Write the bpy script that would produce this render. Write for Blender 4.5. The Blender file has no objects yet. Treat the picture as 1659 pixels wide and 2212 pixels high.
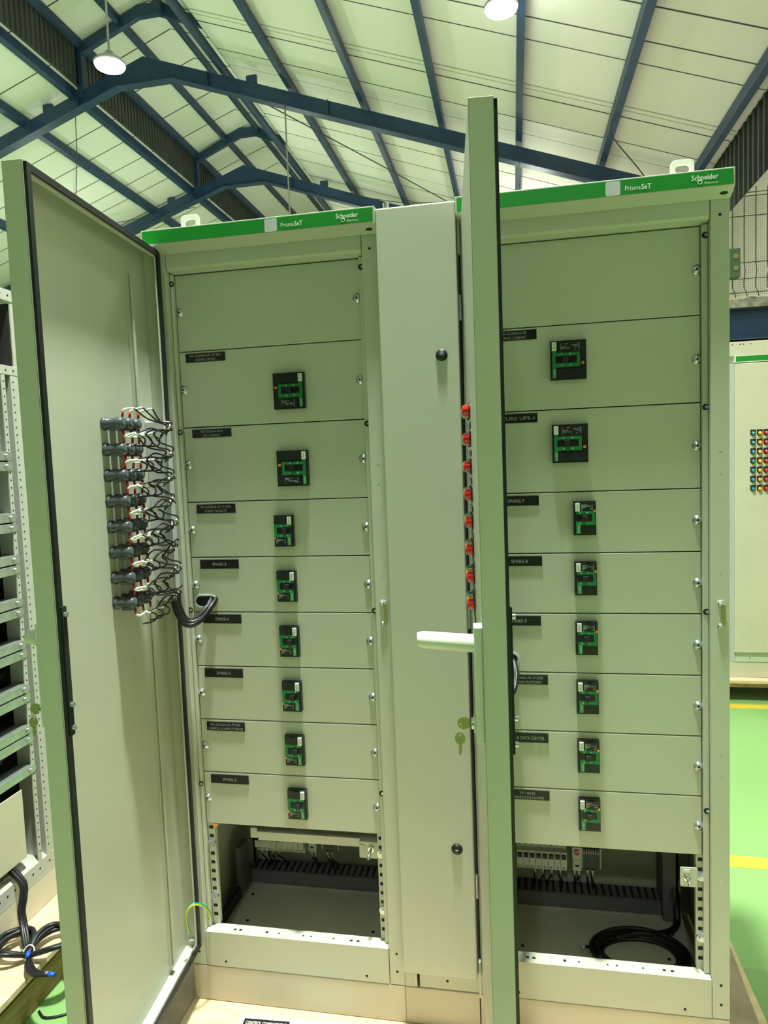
import bpy, math, random
from mathutils import Vector, Matrix
random.seed(7)
S = bpy.context.scene
COL = S.collection
PI = math.pi

# ------------------------------------------------------------------ camera
cam_d = bpy.data.cameras.new('camera')
cam = bpy.data.objects.new('camera', cam_d)
COL.objects.link(cam)
YAW, PITCH, ROLL = -0.1881036, -0.0743463, -0.0379998
FPX = 1484.32
cam_d.sensor_fit = 'HORIZONTAL'
cam_d.sensor_width = 36.0
cam_d.lens = 36.0 * FPX / 1659.0
cam_d.clip_start = 0.02
cam_d.clip_end = 100
cy, sy, cp, sp = math.cos(YAW), math.sin(YAW), math.cos(PITCH), math.sin(PITCH)
fwd = Vector((sy * cp, cy * cp, sp))
rgt = Vector((cy, -sy, 0))
up = rgt.cross(fwd)
cr, sr = math.cos(ROLL), math.sin(ROLL)
r2 = rgt * cr + up * sr
u2 = -rgt * sr + up * cr
Mc = Matrix(((r2.x, u2.x, -fwd.x, 0.86575), (r2.y, u2.y, -fwd.y, -1.72396), (r2.z, u2.z, -fwd.z, 1.49236), (0, 0, 0, 1)))
cam.matrix_world = Mc
S.camera = cam

# ------------------------------------------------------------------ world, lamps' light, exposure
W = bpy.data.worlds.new('night')
S.world = W
W.use_nodes = True
W.node_tree.nodes['Background'].inputs[0].default_value = (0.5, 0.6, 0.55, 1)
W.node_tree.nodes['Background'].inputs[1].default_value = 0.02
S.view_settings.view_transform = 'Standard'
S.view_settings.look = 'None'
S.view_settings.exposure = 0.1
S.view_settings.gamma = 1.0
S.view_settings.use_curve_mapping = False
LAMP_W = 110.0          # light sent down by one high bay lamp
CEIL_FILL = 60.0          # added point fill below each lamp, lifts the ceiling
LAMP_COL = (0.92, 1.0, 0.88)

def lamp_light(loc, power=1.0, size=0.36, upw=1.0):
    d = bpy.data.lights.new('high_bay_light', 'AREA')
    d.shape = 'DISK'; d.size = size; d.energy = LAMP_W * power; d.spread = math.radians(125); d.color = LAMP_COL
    o = bpy.data.objects.new('high_bay_light', d); COL.objects.link(o)
    o.location = (loc[0], loc[1], loc[2] - 0.03)
    d2 = bpy.data.lights.new('ceiling_fill', 'POINT')  # added fill, hung under the lamp to brighten the roof lining
    d2.energy = CEIL_FILL * upw; d2.color = LAMP_COL; d2.shadow_soft_size = 0.2
    o2 = bpy.data.objects.new('ceiling_fill', d2); COL.objects.link(o2)
    o2.location = (loc[0], loc[1], loc[2] - 0.3)

# unseen lamps of the hall outside the picture, and one added ceiling fill
for lx, ly, lz, pw, ub in [(0.70, -0.42, 6.6, 3.5, 0.1), (0.40, -7.4, 6.6, 0.95, 0.1), (-5.4, -4.0, 6.8, 0.4, 0.1), (-4.5, 2.0, 6.8, 1.0, 1.6),
                           (1.6, 2.6, 6.2, 0.05, 2.0), (-9.4, 2.0, 6.5, 1.2, 1.0), (-9.4, 8.0, 6.5, 2.4, 1.2), (-4.6, 13.5, 6.8, 1.3, 1.2),  # first entry hardly shines down, kept as added fill for the ceiling
                           (0.9, 13.5, 6.0, 1.8, 1.4), (-9.4, 14.0, 6.5, 2.0, 1.2), (-4.5, 19.0, 6.8, 1.0, 1.0)]:
    lamp_light((lx, ly, lz), pw, upw=ub)

# ------------------------------------------------------------------ materials
MATS = {}
def mat(name, col, rough=0.5, metal=0.0, spec=0.5, noise=0.0, nscale=20.0, bump=0.0, bscale=200.0, emit=None, col2=None, stretch=None, coat=0.0):
    m = bpy.data.materials.new(name)
    m.use_nodes = True
    nt = m.node_tree
    b = nt.nodes['Principled BSDF']
    b.inputs['Base Color'].default_value = (*col, 1)
    b.inputs['Roughness'].default_value = rough
    b.inputs['Metallic'].default_value = metal
    b.inputs['Specular IOR Level'].default_value = spec
    if coat:
        b.inputs['Coat Weight'].default_value = coat
        b.inputs['Coat Roughness'].default_value = 0.08
    tc = nt.nodes.new('ShaderNodeTexCoord')
    vec = tc.outputs['Object']
    if stretch:
        mp = nt.nodes.new('ShaderNodeMapping')
        mp.inputs['Scale'].default_value = stretch
        nt.links.new(vec, mp.inputs['Vector']); vec = mp.outputs['Vector']
    if noise or col2:
        n = nt.nodes.new('ShaderNodeTexNoise')
        n.inputs['Scale'].default_value = nscale
        n.inputs['Detail'].default_value = 6
        nt.links.new(vec, n.inputs['Vector'])
        r = nt.nodes.new('ShaderNodeValToRGB')
        c2 = col2 if col2 else tuple(c * (1 - noise) for c in col)
        r.color_ramp.elements[0].position = 0.32
        r.color_ramp.elements[1].position = 0.68
        r.color_ramp.elements[0].color = (*c2, 1)
        r.color_ramp.elements[1].color = (*col, 1)
        nt.links.new(n.outputs['Fac'], r.inputs['Fac'])
        nt.links.new(r.outputs['Color'], b.inputs['Base Color'])
    if bump:
        n2 = nt.nodes.new('ShaderNodeTexNoise')
        n2.inputs['Scale'].default_value = bscale
        n2.inputs['Detail'].default_value = 4
        nt.links.new(vec, n2.inputs['Vector'])
        bp = nt.nodes.new('ShaderNodeBump')
        bp.inputs['Strength'].default_value = bump
        bp.inputs['Distance'].default_value = 0.002
        nt.links.new(n2.outputs['Fac'], bp.inputs['Height'])
        nt.links.new(bp.outputs['Normal'], b.inputs['Normal'])
    if emit:
        b.inputs['Emission Color'].default_value = (*emit[:3], 1)
        b.inputs['Emission Strength'].default_value = emit[3]
    MATS[name] = m
    return m

mat('paint', (0.56, 0.58, 0.485), 0.38, noise=0.03, nscale=3, bump=0.025, bscale=500)
mat('plinth_paint', (0.62, 0.57, 0.45), 0.5, noise=0.06, nscale=4)
mat('grey_frame', (0.50, 0.50, 0.46), 0.5, noise=0.05, nscale=5)
mat('green_strip', (0.006, 0.25, 0.022), 0.4, noise=0.05, nscale=8)
mat('white_print', (0.80, 0.86, 0.80), 0.5, noise=0.03, nscale=30)
mat('faint_print', (0.42, 0.44, 0.42), 0.6, noise=0.05, nscale=30)
mat('rubber', (0.012, 0.012, 0.014), 0.5, noise=0.2, nscale=60)
mat('black_plastic', (0.012, 0.013, 0.014), 0.38, noise=0.2, nscale=60)
mat('label_black', (0.008, 0.008, 0.009), 0.3, noise=0.1, nscale=60)
mat('breaker_green', (0.01, 0.20, 0.06), 0.4, noise=0.1, nscale=60)
mat('box_green', (0.10, 0.17, 0.09), 0.5, noise=0.15, nscale=10)
mat('sticker', (0.72, 0.80, 0.68), 0.6, noise=0.04, nscale=60)
mat('orange_button', (0.75, 0.22, 0.06), 0.4, noise=0.1, nscale=60)
mat('dark_hole', (0.01, 0.011, 0.01), 0.8, noise=0.2, nscale=60)
mat('zinc', (0.62, 0.66, 0.68), 0.3, metal=0.9, noise=0.12, nscale=50)
mat('galvanised', (0.50, 0.54, 0.54), 0.42, metal=0.75, noise=0.22, nscale=22)
mat('chrome', (0.75, 0.76, 0.74), 0.15, metal=1.0, noise=0.05, nscale=50)
mat('brass', (0.40, 0.36, 0.15), 0.35, metal=0.5, noise=0.1, nscale=50)
mat('duct_grey', (0.15, 0.15, 0.16), 0.55, noise=0.08, nscale=30)
mat('light_grey_plastic', (0.55, 0.57, 0.60), 0.5, noise=0.05, nscale=30)
mat('base_grey', (0.58, 0.57, 0.50), 0.5, noise=0.15, nscale=6)
mat('white_plastic', (0.72, 0.74, 0.66), 0.45, noise=0.04, nscale=40)
mat('body_grey', (0.07, 0.085, 0.095), 0.28, noise=0.15, nscale=60)
mat('red_lens', (0.62, 0.012, 0.01), 0.15, noise=0.1, nscale=60, coat=0.6)
mat('yellow_lens', (0.85, 0.34, 0.01), 0.18, noise=0.1, nscale=60, coat=0.6)
mat('blue_lens', (0.0, 0.20, 0.24), 0.18, noise=0.1, nscale=60, coat=0.6)
mat('red_sleeve', (0.42, 0.01, 0.012), 0.4, noise=0.1, nscale=60)
mat('white_sleeve', (0.85, 0.87, 0.80), 0.5, noise=0.05, nscale=60)
mat('cable_black', (0.010, 0.010, 0.012), 0.38, noise=0.3, nscale=90, bump=0.3, bscale=120)
mat('cable_green', (0.0, 0.38, 0.25), 0.4, noise=0.1, nscale=90)
mat('cable_yellow', (0.62, 0.62, 0.02), 0.4, noise=0.1, nscale=90)
mat('blue_plastic', (0.01, 0.10, 0.62), 0.4, noise=0.1, nscale=60)
mat('steel_blue', (0.022, 0.060, 0.14), 0.45, noise=0.25, nscale=3)
mat('beam_blue', (0.012, 0.042, 0.12), 0.4, noise=0.15, nscale=3)
mat('dark_cladding', (0.085, 0.092, 0.085), 0.6, noise=0.3, nscale=2)
mat('interior_shade', (0.02, 0.021, 0.02), 0.7, noise=0.3, nscale=2)  # shade inside the open frame put into the colour
mat('wire_dark', (0.05, 0.055, 0.055), 0.5, noise=0.2, nscale=10)
mat('wire_light', (0.45, 0.46, 0.42), 0.5, noise=0.2, nscale=10)
mat('wall_beige', (0.66, 0.60, 0.50), 0.8, noise=0.08, nscale=1.5)
mat('concrete', (0.50, 0.46, 0.40), 0.9, col2=(0.16, 0.14, 0.12), nscale=14, bump=1.0, bscale=20)
mat('plywood', (0.78, 0.62, 0.42), 0.65, col2=(0.62, 0.46, 0.28), nscale=5, stretch=(1.2, 7, 7), bump=0.15, bscale=60)
mat('timber', (0.50, 0.36, 0.17), 0.8, col2=(0.30, 0.19, 0.09), nscale=8, stretch=(7, 1.2, 7))
mat('card', (0.46, 0.37, 0.28), 0.85, col2=(0.30, 0.23, 0.17), nscale=9)
mat('copper', (0.55, 0.22, 0.12), 0.35, metal=0.8, noise=0.2, nscale=20)
mat('yellow_line', (0.78, 0.52, 0.05), 0.5, noise=0.1, nscale=10)
mat('lamp_glow', (0.9, 0.9, 0.9), 0.5, noise=0.01, emit=(1.0, 0.98, 1.0, 14.0))
mat('lamp_housing', (0.5, 0.5, 0.5), 0.4, metal=0.5, noise=0.1)
mat('insulation', (0.89, 0.87, 0.83), 0.55, col2=(0.83, 0.80, 0.74), nscale=0.35, bump=0.35, bscale=3)

# floor : glossy epoxy with faint roller marks
def floor_mat():
    m = mat('green_floor', (0.24, 0.43, 0.155), 0.32, col2=(0.225, 0.41, 0.145), nscale=1.2, bump=0.04, bscale=40)
    return m
floor_mat()
mat('floor_bounce', (0.60, 0.54, 0.45), 0.6, noise=0.15, nscale=1.5)  # pale tone made up to throw cream light on the right roof slope

# ------------------------------------------------------------------ mesh builder
_text = {}
def text_mesh(s, bold=False):
    if (s, bold) in _text: return _text[(s, bold)]
    cu = bpy.data.curves.new('t', 'FONT')
    cu.body = s; cu.size = 1.0; cu.resolution_u = 2
    if bold: cu.offset = 0.018
    o = bpy.data.objects.new('t', cu); COL.objects.link(o)
    dg = bpy.context.evaluated_depsgraph_get(); dg.update()
    me = bpy.data.meshes.new_from_object(o.evaluated_get(dg))
    v = [tuple(p.co) for p in me.vertices]; f = [tuple(p.vertices) for p in me.polygons]
    bpy.data.objects.remove(o); bpy.data.curves.remove(cu); bpy.data.meshes.remove(me)
    _text[(s, bold)] = (v, f)
    return v, f

class MB:
    def __init__(s, M=None):
        s.v = []; s.f = []; s.m = []; s.sm = []; s.M = M
    def add(s, vs, fs, m, smooth=False):
        b = len(s.v)
        for p in vs:
            p = Vector(p)
            s.v.append(s.M @ p if s.M else p)
        for f in fs:
            s.f.append(tuple(b + i for i in f)); s.m.append(m); s.sm.append(smooth)
    def box(s, x0, x1, y0, y1, z0, z1, m='paint'):
        x0, x1 = min(x0, x1), max(x0, x1); y0, y1 = min(y0, y1), max(y0, y1); z0, z1 = min(z0, z1), max(z0, z1)
        vs = [(x0, y0, z0), (x1, y0, z0), (x1, y1, z0), (x0, y1, z0), (x0, y0, z1), (x1, y0, z1), (x1, y1, z1), (x0, y1, z1)]
        fs = [(0, 3, 2, 1), (4, 5, 6, 7), (0, 1, 5, 4), (1, 2, 6, 5), (2, 3, 7, 6), (3, 0, 4, 7)]
        s.add(vs, fs, m); return s
    def prism(s, pts, axis, lo, hi, m='paint'):
        # pts in the plane normal to axis; 'x' -> (y,z), 'y' -> (x,z), 'z' -> (x,y)
        def P(a, b, h):
            return (h, a, b) if axis == 'x' else ((a, h, b) if axis == 'y' else (a, b, h))
        n = len(pts)
        vs = [P(a, b, lo) for a, b in pts] + [P(a, b, hi) for a, b in pts]
        fs = [tuple(range(n)), tuple(range(2 * n - 1, n - 1, -1))]
        fs += [(i, i + n, (i + 1) % n + n, (i + 1) % n) for i in range(n)]
        s.add(vs, fs, m); return s
    def ring(s, outer, inner, axis, lo, hi, m):
        # flat plate with a hole; outer and inner loops with the same point count
        def P(a, b, h):
            return (h, a, b) if axis == 'x' else ((a, h, b) if axis == 'y' else (a, b, h))
        n = len(outer)
        vs = [P(a, b, lo) for a, b in outer] + [P(a, b, lo) for a, b in inner] + [P(a, b, hi) for a, b in outer] + [P(a, b, hi) for a, b in inner]
        fs = []
        for i in range(n):
            j = (i + 1) % n
            fs += [(i, j, n + j, n + i), (2 * n + i, 3 * n + i, 3 * n + j, 2 * n + j), (i, 2 * n + i, 2 * n + j, j), (n + i, n + j, 3 * n + j, 3 * n + i)]
        s.add(vs, fs, m); return s
    def cyl(s, a, b, r, m='zinc', n=16, r2=None, smooth=True):
        a, b = Vector(a), Vector(b); r2 = r if r2 is None else r2
        d = (b - a).normalized()
        t = Vector((0, 0, 1)) if abs(d.z) < 0.9 else Vector((1, 0, 0))
        e1 = d.cross(t).normalized(); e2 = d.cross(e1)
        vs = []
        for c, rr in ((a, r), (b, r2)):
            for i in range(n):
                q = 2 * PI * i / n
                vs.append(c + e1 * (rr * math.cos(q)) + e2 * (rr * math.sin(q)))
        s.add(vs, [(i, (i + 1) % n, (i + 1) % n + n, i + n) for i in range(n)], m, smooth)
        s.add([vs[i] for i in range(n)], [tuple(range(n - 1, -1, -1))], m)
        s.add([vs[n + i] for i in range(n)], [tuple(range(n))], m)
        return s
    def lathe(s, prof, o, axis, m, n=20, smooth=True):
        o = Vector(o); d = Vector(axis).normalized()
        t = Vector((0, 0, 1)) if abs(d.z) < 0.9 else Vector((1, 0, 0))
        e1 = d.cross(t).normalized(); e2 = d.cross(e1)
        vs = []
        for r, h in prof:
            for i in range(n):
                q = 2 * PI * i / n
                vs.append(o + d * h + e1 * (r * math.cos(q)) + e2 * (r * math.sin(q)))
        fs = []
        for k in range(len(prof) - 1):
            fs += [(k * n + i, k * n + (i + 1) % n, (k + 1) * n + (i + 1) % n, (k + 1) * n + i) for i in range(n)]
        fs.append(tuple(range(n - 1, -1, -1))); fs.append(tuple(range((len(prof) - 1) * n, len(prof) * n)))
        s.add(vs, fs, m, smooth); return s
    def tube(s, pts, r, m='cable_black', n=8, sub=5, closed=False):
        P = [Vector(p) for p in pts]
        if sub > 1 and len(P) > 2:
            Q = []
            N = len(P)
            rng = range(N) if closed else range(N - 1)
            for i in rng:
                if closed: p0, p1, p2, p3 = P[(i - 1) % N], P[i], P[(i + 1) % N], P[(i + 2) % N]
                else: p0, p1, p2, p3 = P[max(i - 1, 0)], P[i], P[i + 1], P[min(i + 2, N - 1)]
                for k in range(sub):
                    t = k / sub
                    Q.append(0.5 * ((2 * p1) + (p2 - p0) * t + (2 * p0 - 5 * p1 + 4 * p2 - p3) * t * t + (3 * p1 - p0 - 3 * p2 + p3) * t ** 3))
            if not closed: Q.append(P[-1])
            P = Q
        N = len(P)
        T = []
        for i in range(N):
            if closed: d = P[(i + 1) % N] - P[(i - 1) % N]
            else: d = P[min(i + 1, N - 1)] - P[max(i - 1, 0)]
            T.append(d.normalized() if d.length > 1e-9 else Vector((0, 0, 1)))
        e = T[0].cross(Vector((0, 0, 1)))
        if e.length < 0.1: e = T[0].cross(Vector((1, 0, 0)))
        e.normalize()
        vs = []
        for i in range(N):
            e = (e - T[i] * e.dot(T[i])).normalized()
            g = T[i].cross(e)
            rr = r[min(i * len(r) // N, len(r) - 1)] if isinstance(r, (list, tuple)) else r
            for k in range(n):
                q = 2 * PI * k / n
                vs.append(P[i] + e * (rr * math.cos(q)) + g * (rr * math.sin(q)))
        fs = []
        for i in range(N if closed else N - 1):
            j = (i + 1) % N
            fs += [(i * n + k, i * n + (k + 1) % n, j * n + (k + 1) % n, j * n + k) for k in range(n)]
        if not closed:
            fs += [tuple(range(n - 1, -1, -1)), tuple(range((N - 1) * n, N * n))]
        s.add(vs, fs, m, True); return s
    def text(s, t, x, z, h, m='white_print', y=0.0, width=None, align='c', rot=0.0, bold=False, top=False):
        # lettering facing -y, or +z when top (x,z then mean x,y)
        v, f = text_mesh(t, bold)
        xs = [p[0] for p in v]; ys = [p[1] for p in v]
        x0, x1 = min(xs), max(xs); y0 = 0.0
        sx = h / 0.72
        sw = sx if not width else width / (x1 - x0)
        off = (x0 + x1) / 2 if align == 'c' else (x0 if align == 'l' else x1)
        cr_, sr_ = math.cos(rot), math.sin(rot)
        vs = []
        for p in v:
            a = (p[0] - off) * sw; b = p[1] * sx - h / 2
            a, b = a * cr_ - b * sr_, a * sr_ + b * cr_
            vs.append((x + a, z + b, y) if top else (x + a, y, z + b))
        s.add(vs, f, m); return s
    def build(s, name, parent=None, bevel=0.0, seg=2, origin=None):
        me = bpy.data.meshes.new(name)
        if origin is None:
            lo = Vector((min(p.x for p in s.v), min(p.y for p in s.v), min(p.z for p in s.v)))
            hi = Vector((max(p.x for p in s.v), max(p.y for p in s.v), max(p.z for p in s.v)))
            origin = Vector(((lo.x + hi.x) / 2, (lo.y + hi.y) / 2, lo.z))
        origin = Vector(origin)
        me.from_pydata([tuple(p - origin) for p in s.v], [], s.f)
        names = []
        for n in s.m:
            if n not in names: names.append(n)
        for n in names: me.materials.append(MATS[n])
        for i, p in enumerate(me.polygons):
            p.material_index = names.index(s.m[i]); p.use_smooth = s.sm[i]
        me.update()
        o = bpy.data.objects.new(name, me); COL.objects.link(o)
        if parent:
            o.parent = parent
            o.location = origin - WORLD[parent.name]
        else:
            o.location = origin
        WORLD[o.name] = origin
        if bevel:
            md = o.modifiers.new('edge', 'BEVEL'); md.width = bevel; md.segments = seg
            md.limit_method = 'ANGLE'; md.angle_limit = math.radians(40)
        return o
WORLD = {}

def tag(o, label, cat, group=None):
    o['label'] = label; o['category'] = cat
    if group: o['group'] = group
    return o
def thing(name, label, cat, loc, group=None):
    o = bpy.data.objects.new(name, None); COL.objects.link(o)
    o.empty_display_size = 0.05
    o.location = loc; WORLD[o.name] = Vector(loc)
    return tag(o, label, cat, group)
def struct(o):
    o['kind'] = 'structure'; return o
def rrect(cx, cz, w, h, r, n=4):
    pts = []
    for sx_, sz_, a0 in ((1, 1, 0), (-1, 1, PI / 2), (-1, -1, PI), (1, -1, 3 * PI / 2)):
        for k in range(n + 1):
            q = a0 + PI / 2 * k / n
            pts.append((cx + sx_ * (w / 2 - r) + r * math.cos(q), cz + sz_ * (h / 2 - r) + r * math.sin(q)))
    return pts

# ================================================================== SETTING
FZ = -0.15
XR, XL, YB, YF = 4.15, -15.6, 24.0, -11.0
b = MB()
b.box(XL, XR, YF, YB, FZ - 0.1, FZ, 'green_floor')
b.box(-3.0, XR, 4.6, YB, FZ, FZ + .001, 'floor_bounce')  # unseen area added to bounce cream light up to the right slope
b.box(1.5, XR - .02, 2.84, 2.91, FZ, FZ + 0.0015, 'yellow_line')
b.box(1.45, XR - .02, 1.06, 1.14, FZ, FZ + 0.0015, 'yellow_line')
struct(b.build('floor'))
# right side wall with dark ribbed band under the eave
b = MB(); b.box(XR, XR + 0.15, YF, YB, FZ, 5.02, 'wall_beige'); struct(b.build('wall_right'))
b = MB()
b.box(XR + .02, XR + 0.12, YF, YB, 5.02, 6.1, 'dark_cladding')
y = YF
while y < YB:
    b.box(XR - 0.02, XR + .02, y, y + 0.06, 5.02, 6.0, 'dark_cladding'); y += 0.2
struct(b.build('wall_eave'))
b = MB(); b.box(XL - 0.15, XL, YF, YB, FZ, 6.2, 'wall_beige'); struct(b.build('wall_left'))
b = MB(); b.prism([(XL, FZ), (XR, FZ), (XR, 6.0), (-5.75, 10.4), (XL, 6.2)], 'y', YB, YB + 0.15, 'wall_beige'); struct(b.build('wall_back'))
b = MB(); b.prism([(XL, FZ), (XR, FZ), (XR, 6.0), (-5.75, 10.4), (XL, 6.2)], 'y', YF - 0.15, YF, 'dark_cladding'); struct(b.build('wall_front'))  # unseen wall, dark tone chosen to weaken light from the front
# roof lining: right slope, left slope, raised ridge
def zr(x): return 9.40 - 0.355 * (x + 5.3)
def zl(x): return 9.40 + 0.345 * (x + 6.2)
def zm(x): return 10.38 - 0.36 * abs(x + 5.75)
b = MB()
b.prism([(-4.2, zr(-4.2)), (XR + .12, zr(XR + .12)), (XR + .12, zr(XR + .12) + .1), (-4.2, zr(-4.2) + .1)], 'y', YF, YB, 'insulation')
b.prism([(-7.3, zl(-7.3)), (XL, zl(XL)), (XL, zl(XL) + .1), (-7.3, zl(-7.3) + .1)], 'y', YF, YB, 'insulation')
b.prism([(-5.75, zm(-5.75)), (-3.9, zm(-3.9)), (-3.9, zm(-3.9) + .1), (-5.75, zm(-5.75) + .1), (-7.6, zm(-7.6) + .1), (-7.6, zm(-7.6))], 'y', YF, YB, 'insulation')
def seam(y, w, m, x0=-4.2, x1=XR):
    b.prism([(x0, zr(x0) - .004), (x1, zr(x1) - .004), (x1, zr(x1)), (x0, zr(x0))], 'y', y - w, y + w, m)
for y, w, m in [(6.55, .008, 'wire_dark'), (7.08, .012, 'wire_dark'), (7.75, .010, 'wire_dark'), (8.24, .008, 'wire_dark'), (9.38, .012, 'wire_light'), (9.50, .006, 'wire_light'), (9.70, .011, 'wire_dark'),
                (10.5, .008, 'wire_dark'), (11.02, .006, 'wire_light'), (11.82, .008, 'wire_dark'), (12.4, .008, 'wire_light'), (12.9, .009, 'wire_dark'), (13.7, .008, 'wire_dark'), (14.5, .007, 'wire_light'), (15.2, .009, 'wire_dark'),
                (16.2, .009, 'wire_dark'), (17.2, .009, 'wire_dark'), (18.3, .009, 'wire_dark')]:
    seam(y, w, m)
for y in (9.2, 10.22, 11.25, 12.3, 13.1, 13.9, 14.6, 15.15, 16.1, 17.1, 18.2, 19.3):
    b.prism([(-7.3, zl(-7.3) - .004), (-13, zl(-13) - .004), (-13, zl(-13)), (-7.3, zl(-7.3))], 'y', y - .01, y + .01, 'wire_dark')
for y in (9.0, 10.0, 11.03, 11.9, 12.95, 14.18, 15.2, 16.2, 17.3, 18.4):
    b.prism([(-5.75, zm(-5.75) - .004), (-7.3, zm(-7.3) - .004), (-7.3, zm(-7.3)), (-5.75, zm(-5.75))], 'y', y - .012, y + .012, 'wire_dark')
    b.prism([(-5.75, zm(-5.75) - .004), (-4.2, zm(-4.2) - .004), (-4.2, zm(-4.2)), (-5.75, zm(-5.75))], 'y', y - .012, y + .012, 'wire_dark')
struct(b.build('ceiling'))
# upright dark ribbed sheeting of the raised ridge, both sides
for nm, x in (('wall_ridge_left', -7.32), ('wall_ridge_right', -4.18)):
    b = MB()
    z0, z1 = (zl(-7.3) - .02, zm(-7.3)) if x < -6 else (zr(-4.2) + .08, zm(-4.2))
    b.box(x - .02, x + (.03 if x < -6 else 0), YF, YB, z0, z1, 'dark_cladding')
    if x < -6:
        y = 6.0
        while y < YB - 1:
            b.box(x + .03, x + .05, y, y + .05, z0, z1, 'dark_cladding'); y += 0.13
    struct(b.build(nm))

# ------------------------------------------------------------------ blue steel of the roof
def zb(x): return 8.87 - 0.355 * (x + 5.31)
def zbl(x): return 8.87 + 0.343 * (x + 6.47)
for ry, lab in ((11.0, 'blue steel roof rafter nearest above the switchboard, bent over the ridge'),
                (16.0, 'smaller-looking blue steel roof rafter farther back, its peak just above the left cabinet'),):
    t = thing('roof_rafter', lab, 'rafter', (-5.8, ry, 8.87))
    x1, x0 = XR - .03, XL + .03
    b = MB()
    b.prism([(x0, zbl(x0)), (-6.47, 8.87), (-5.31, 8.87), (x1, zb(x1)), (x1, zb(x1) + .27), (-5.9, 9.36), (x0, zbl(x0) + .27)], 'y', ry - .035, ry + .035, 'steel_blue')
    b.build('web', t)
    b = MB()
    b.prism([(x0, zbl(x0) - .02), (-6.47, 8.85), (-5.31, 8.85), (x1, zb(x1) - .02), (x1, zb(x1)), (-5.31, 8.87), (-6.47, 8.87), (x0, zbl(x0))], 'y', ry - .10, ry + .10, 'steel_blue')
    b.build('flange', t)
    # splice plates
    for px in (-7.3, -4.6, -2.3, .3):
        b = MB()
        zz = zb(px) if px > -5.3 else zbl(px)
        b.box(px - .012, px + .012, ry - .09, ry + .09, zz, zz + .27, 'steel_blue'); b.build('splice_plate', t)
    # cleats standing above the rafter
    for px in (-8.0, -3.75,):
        b = MB()
        zz = (zb(px) if px > -5.3 else zbl(px)) + .27
        b.box(px - .1, px + .1, ry - .03, ry + .03, zz, zz + .14, 'steel_blue'); b.build('cleat', t)
    # small bent rafter of the raised ridge roof
    t2 = thing('ridge_rafter', 'short bent blue rafter under the raised ridge roof, ' + ('at the top edge of the picture' if ry < 12 else 'halfway down the ridge opening'), 'rafter', (-5.75, ry, 9.7))
    b = MB()
    b.prism([(-7.28, zm(-7.28) - .28), (-5.95, zm(-5.95) - .24), (-5.55, zm(-5.55) - .24), (-4.25, zm(-4.25) - .30), (-4.25, zm(-4.25) - .14), (-5.55, zm(-5.55) - .02), (-5.95, zm(-5.95) - .02), (-7.28, zm(-7.28) - .1)], 'y', ry - .05, ry + .05, 'steel_blue')
    b.build('rafter_bar', t2)
    b = MB(); b.box(-7.3, -7.18, ry - .06, ry + .06, zl(-7.3) - .25, zm(-7.3) - .1, 'steel_blue'); b.build('post', t2)
def purlin(x, z, slope, label, w=.045, h=.17, y0=YF + .02, y1=YB - .02):
    b = MB()
    c = math.atan(slope)
    b.prism([(x - w, z - w * slope), (x + w, z + w * slope), (x + w, z + w * slope + h), (x - w, z - w * slope + h)], 'y', y0, y1, 'steel_blue')
    return tag(b.build('roof_purlin'), label, 'purlin', 'blue roof purlins')
words = ['along the right edge of the ridge opening', 'first bay right of the ridge opening', 'crossing above the left cabinet header', 'above the narrow duct door',
         'passing just behind the upper right lamp', 'between the upper right lamp and the right eave', 'nearest the dark right eave']
for x, wd in zip((-4.32, -3.03, -1.66, -.26, 1.09, 2.49, 3.92), words):
    purlin(x, zr(x) - .2, -.355, 'blue roof purlin on the right slope, ' + wd, w=.05 if x < 3.5 else .04)
for x, wd in zip((-7.42, -8.54, -11.2), ('along the foot of the dark ribbed ridge wall', 'disappearing behind the open left door', 'lowest, seen beside the left picture edge')):
    purlin(x, zl(x) - .2, .345, 'blue roof purlin on the left slope, ' + wd, w=.05)
for x, wd in zip((-7.2, -6.35, -5.45, -4.75), ('on top of the dark ribbed wall', 'left of the ridge peak', 'at the ridge peak', 'right of the ridge peak')):
    purlin(x, zm(x) - .17, .36 if x < -5.75 else -.36, 'thin blue ridge purlin ' + wd, w=.035, h=.15)
# bracing rods and hanging cables
def rod(name, label, cat, pts, r, m):
    b = MB(); b.tube(pts, r, m, 6, 4); return tag(b.build(name), label, cat)
rod('bracing_rod', 'thin steel bracing rod slanting under the left roof slope above the open left door', 'rod', [(-7.55, 11.2, 8.55), (-8.3, 12.3, 8.35), (-9.6, 14.1, 7.95)], .009, 'wire_dark')
rod('bracing_rod', 'thin steel bracing rod on the left roof slope just above the far rafter', 'rod', [(-7.5, 16.4, 8.6), (-8.8, 15.6, 8.15), (-10.2, 14.8, 7.75)], .009, 'wire_dark')
rod('bracing_rod', 'thin dark bracing rod crossing the right slope below the near rafter', 'rod', [(-3.6, 11.3, 8.35), (-1.3, 13.6, 7.6), (1.0, 15.9, 6.8)], .011, 'wire_dark')
rod('bracing_rod', 'thin dark rod crossing the right slope in the opposite direction near the far rafter', 'rod', [(-3.2, 15.8, 8.3), (-1.4, 15.2, 7.65), (1.2, 12.8, 6.7)], .009, 'wire_dark')
rod('hanging_cable', 'straight pale cable hanging from the near rafter down behind the left cabinet', 'cable', [(-3.12, 10.96, 8.1), (-3.12, 10.96, 4.2)], .014, 'wire_light')
rod('hanging_cable', 'short pale cable hanging below the near rafter beside the open right door', 'cable', [(1.13, 10.96, 6.62), (1.05, 10.96, 6.3), (1.02, 10.96, 4.6)], .011, 'wire_light')
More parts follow.
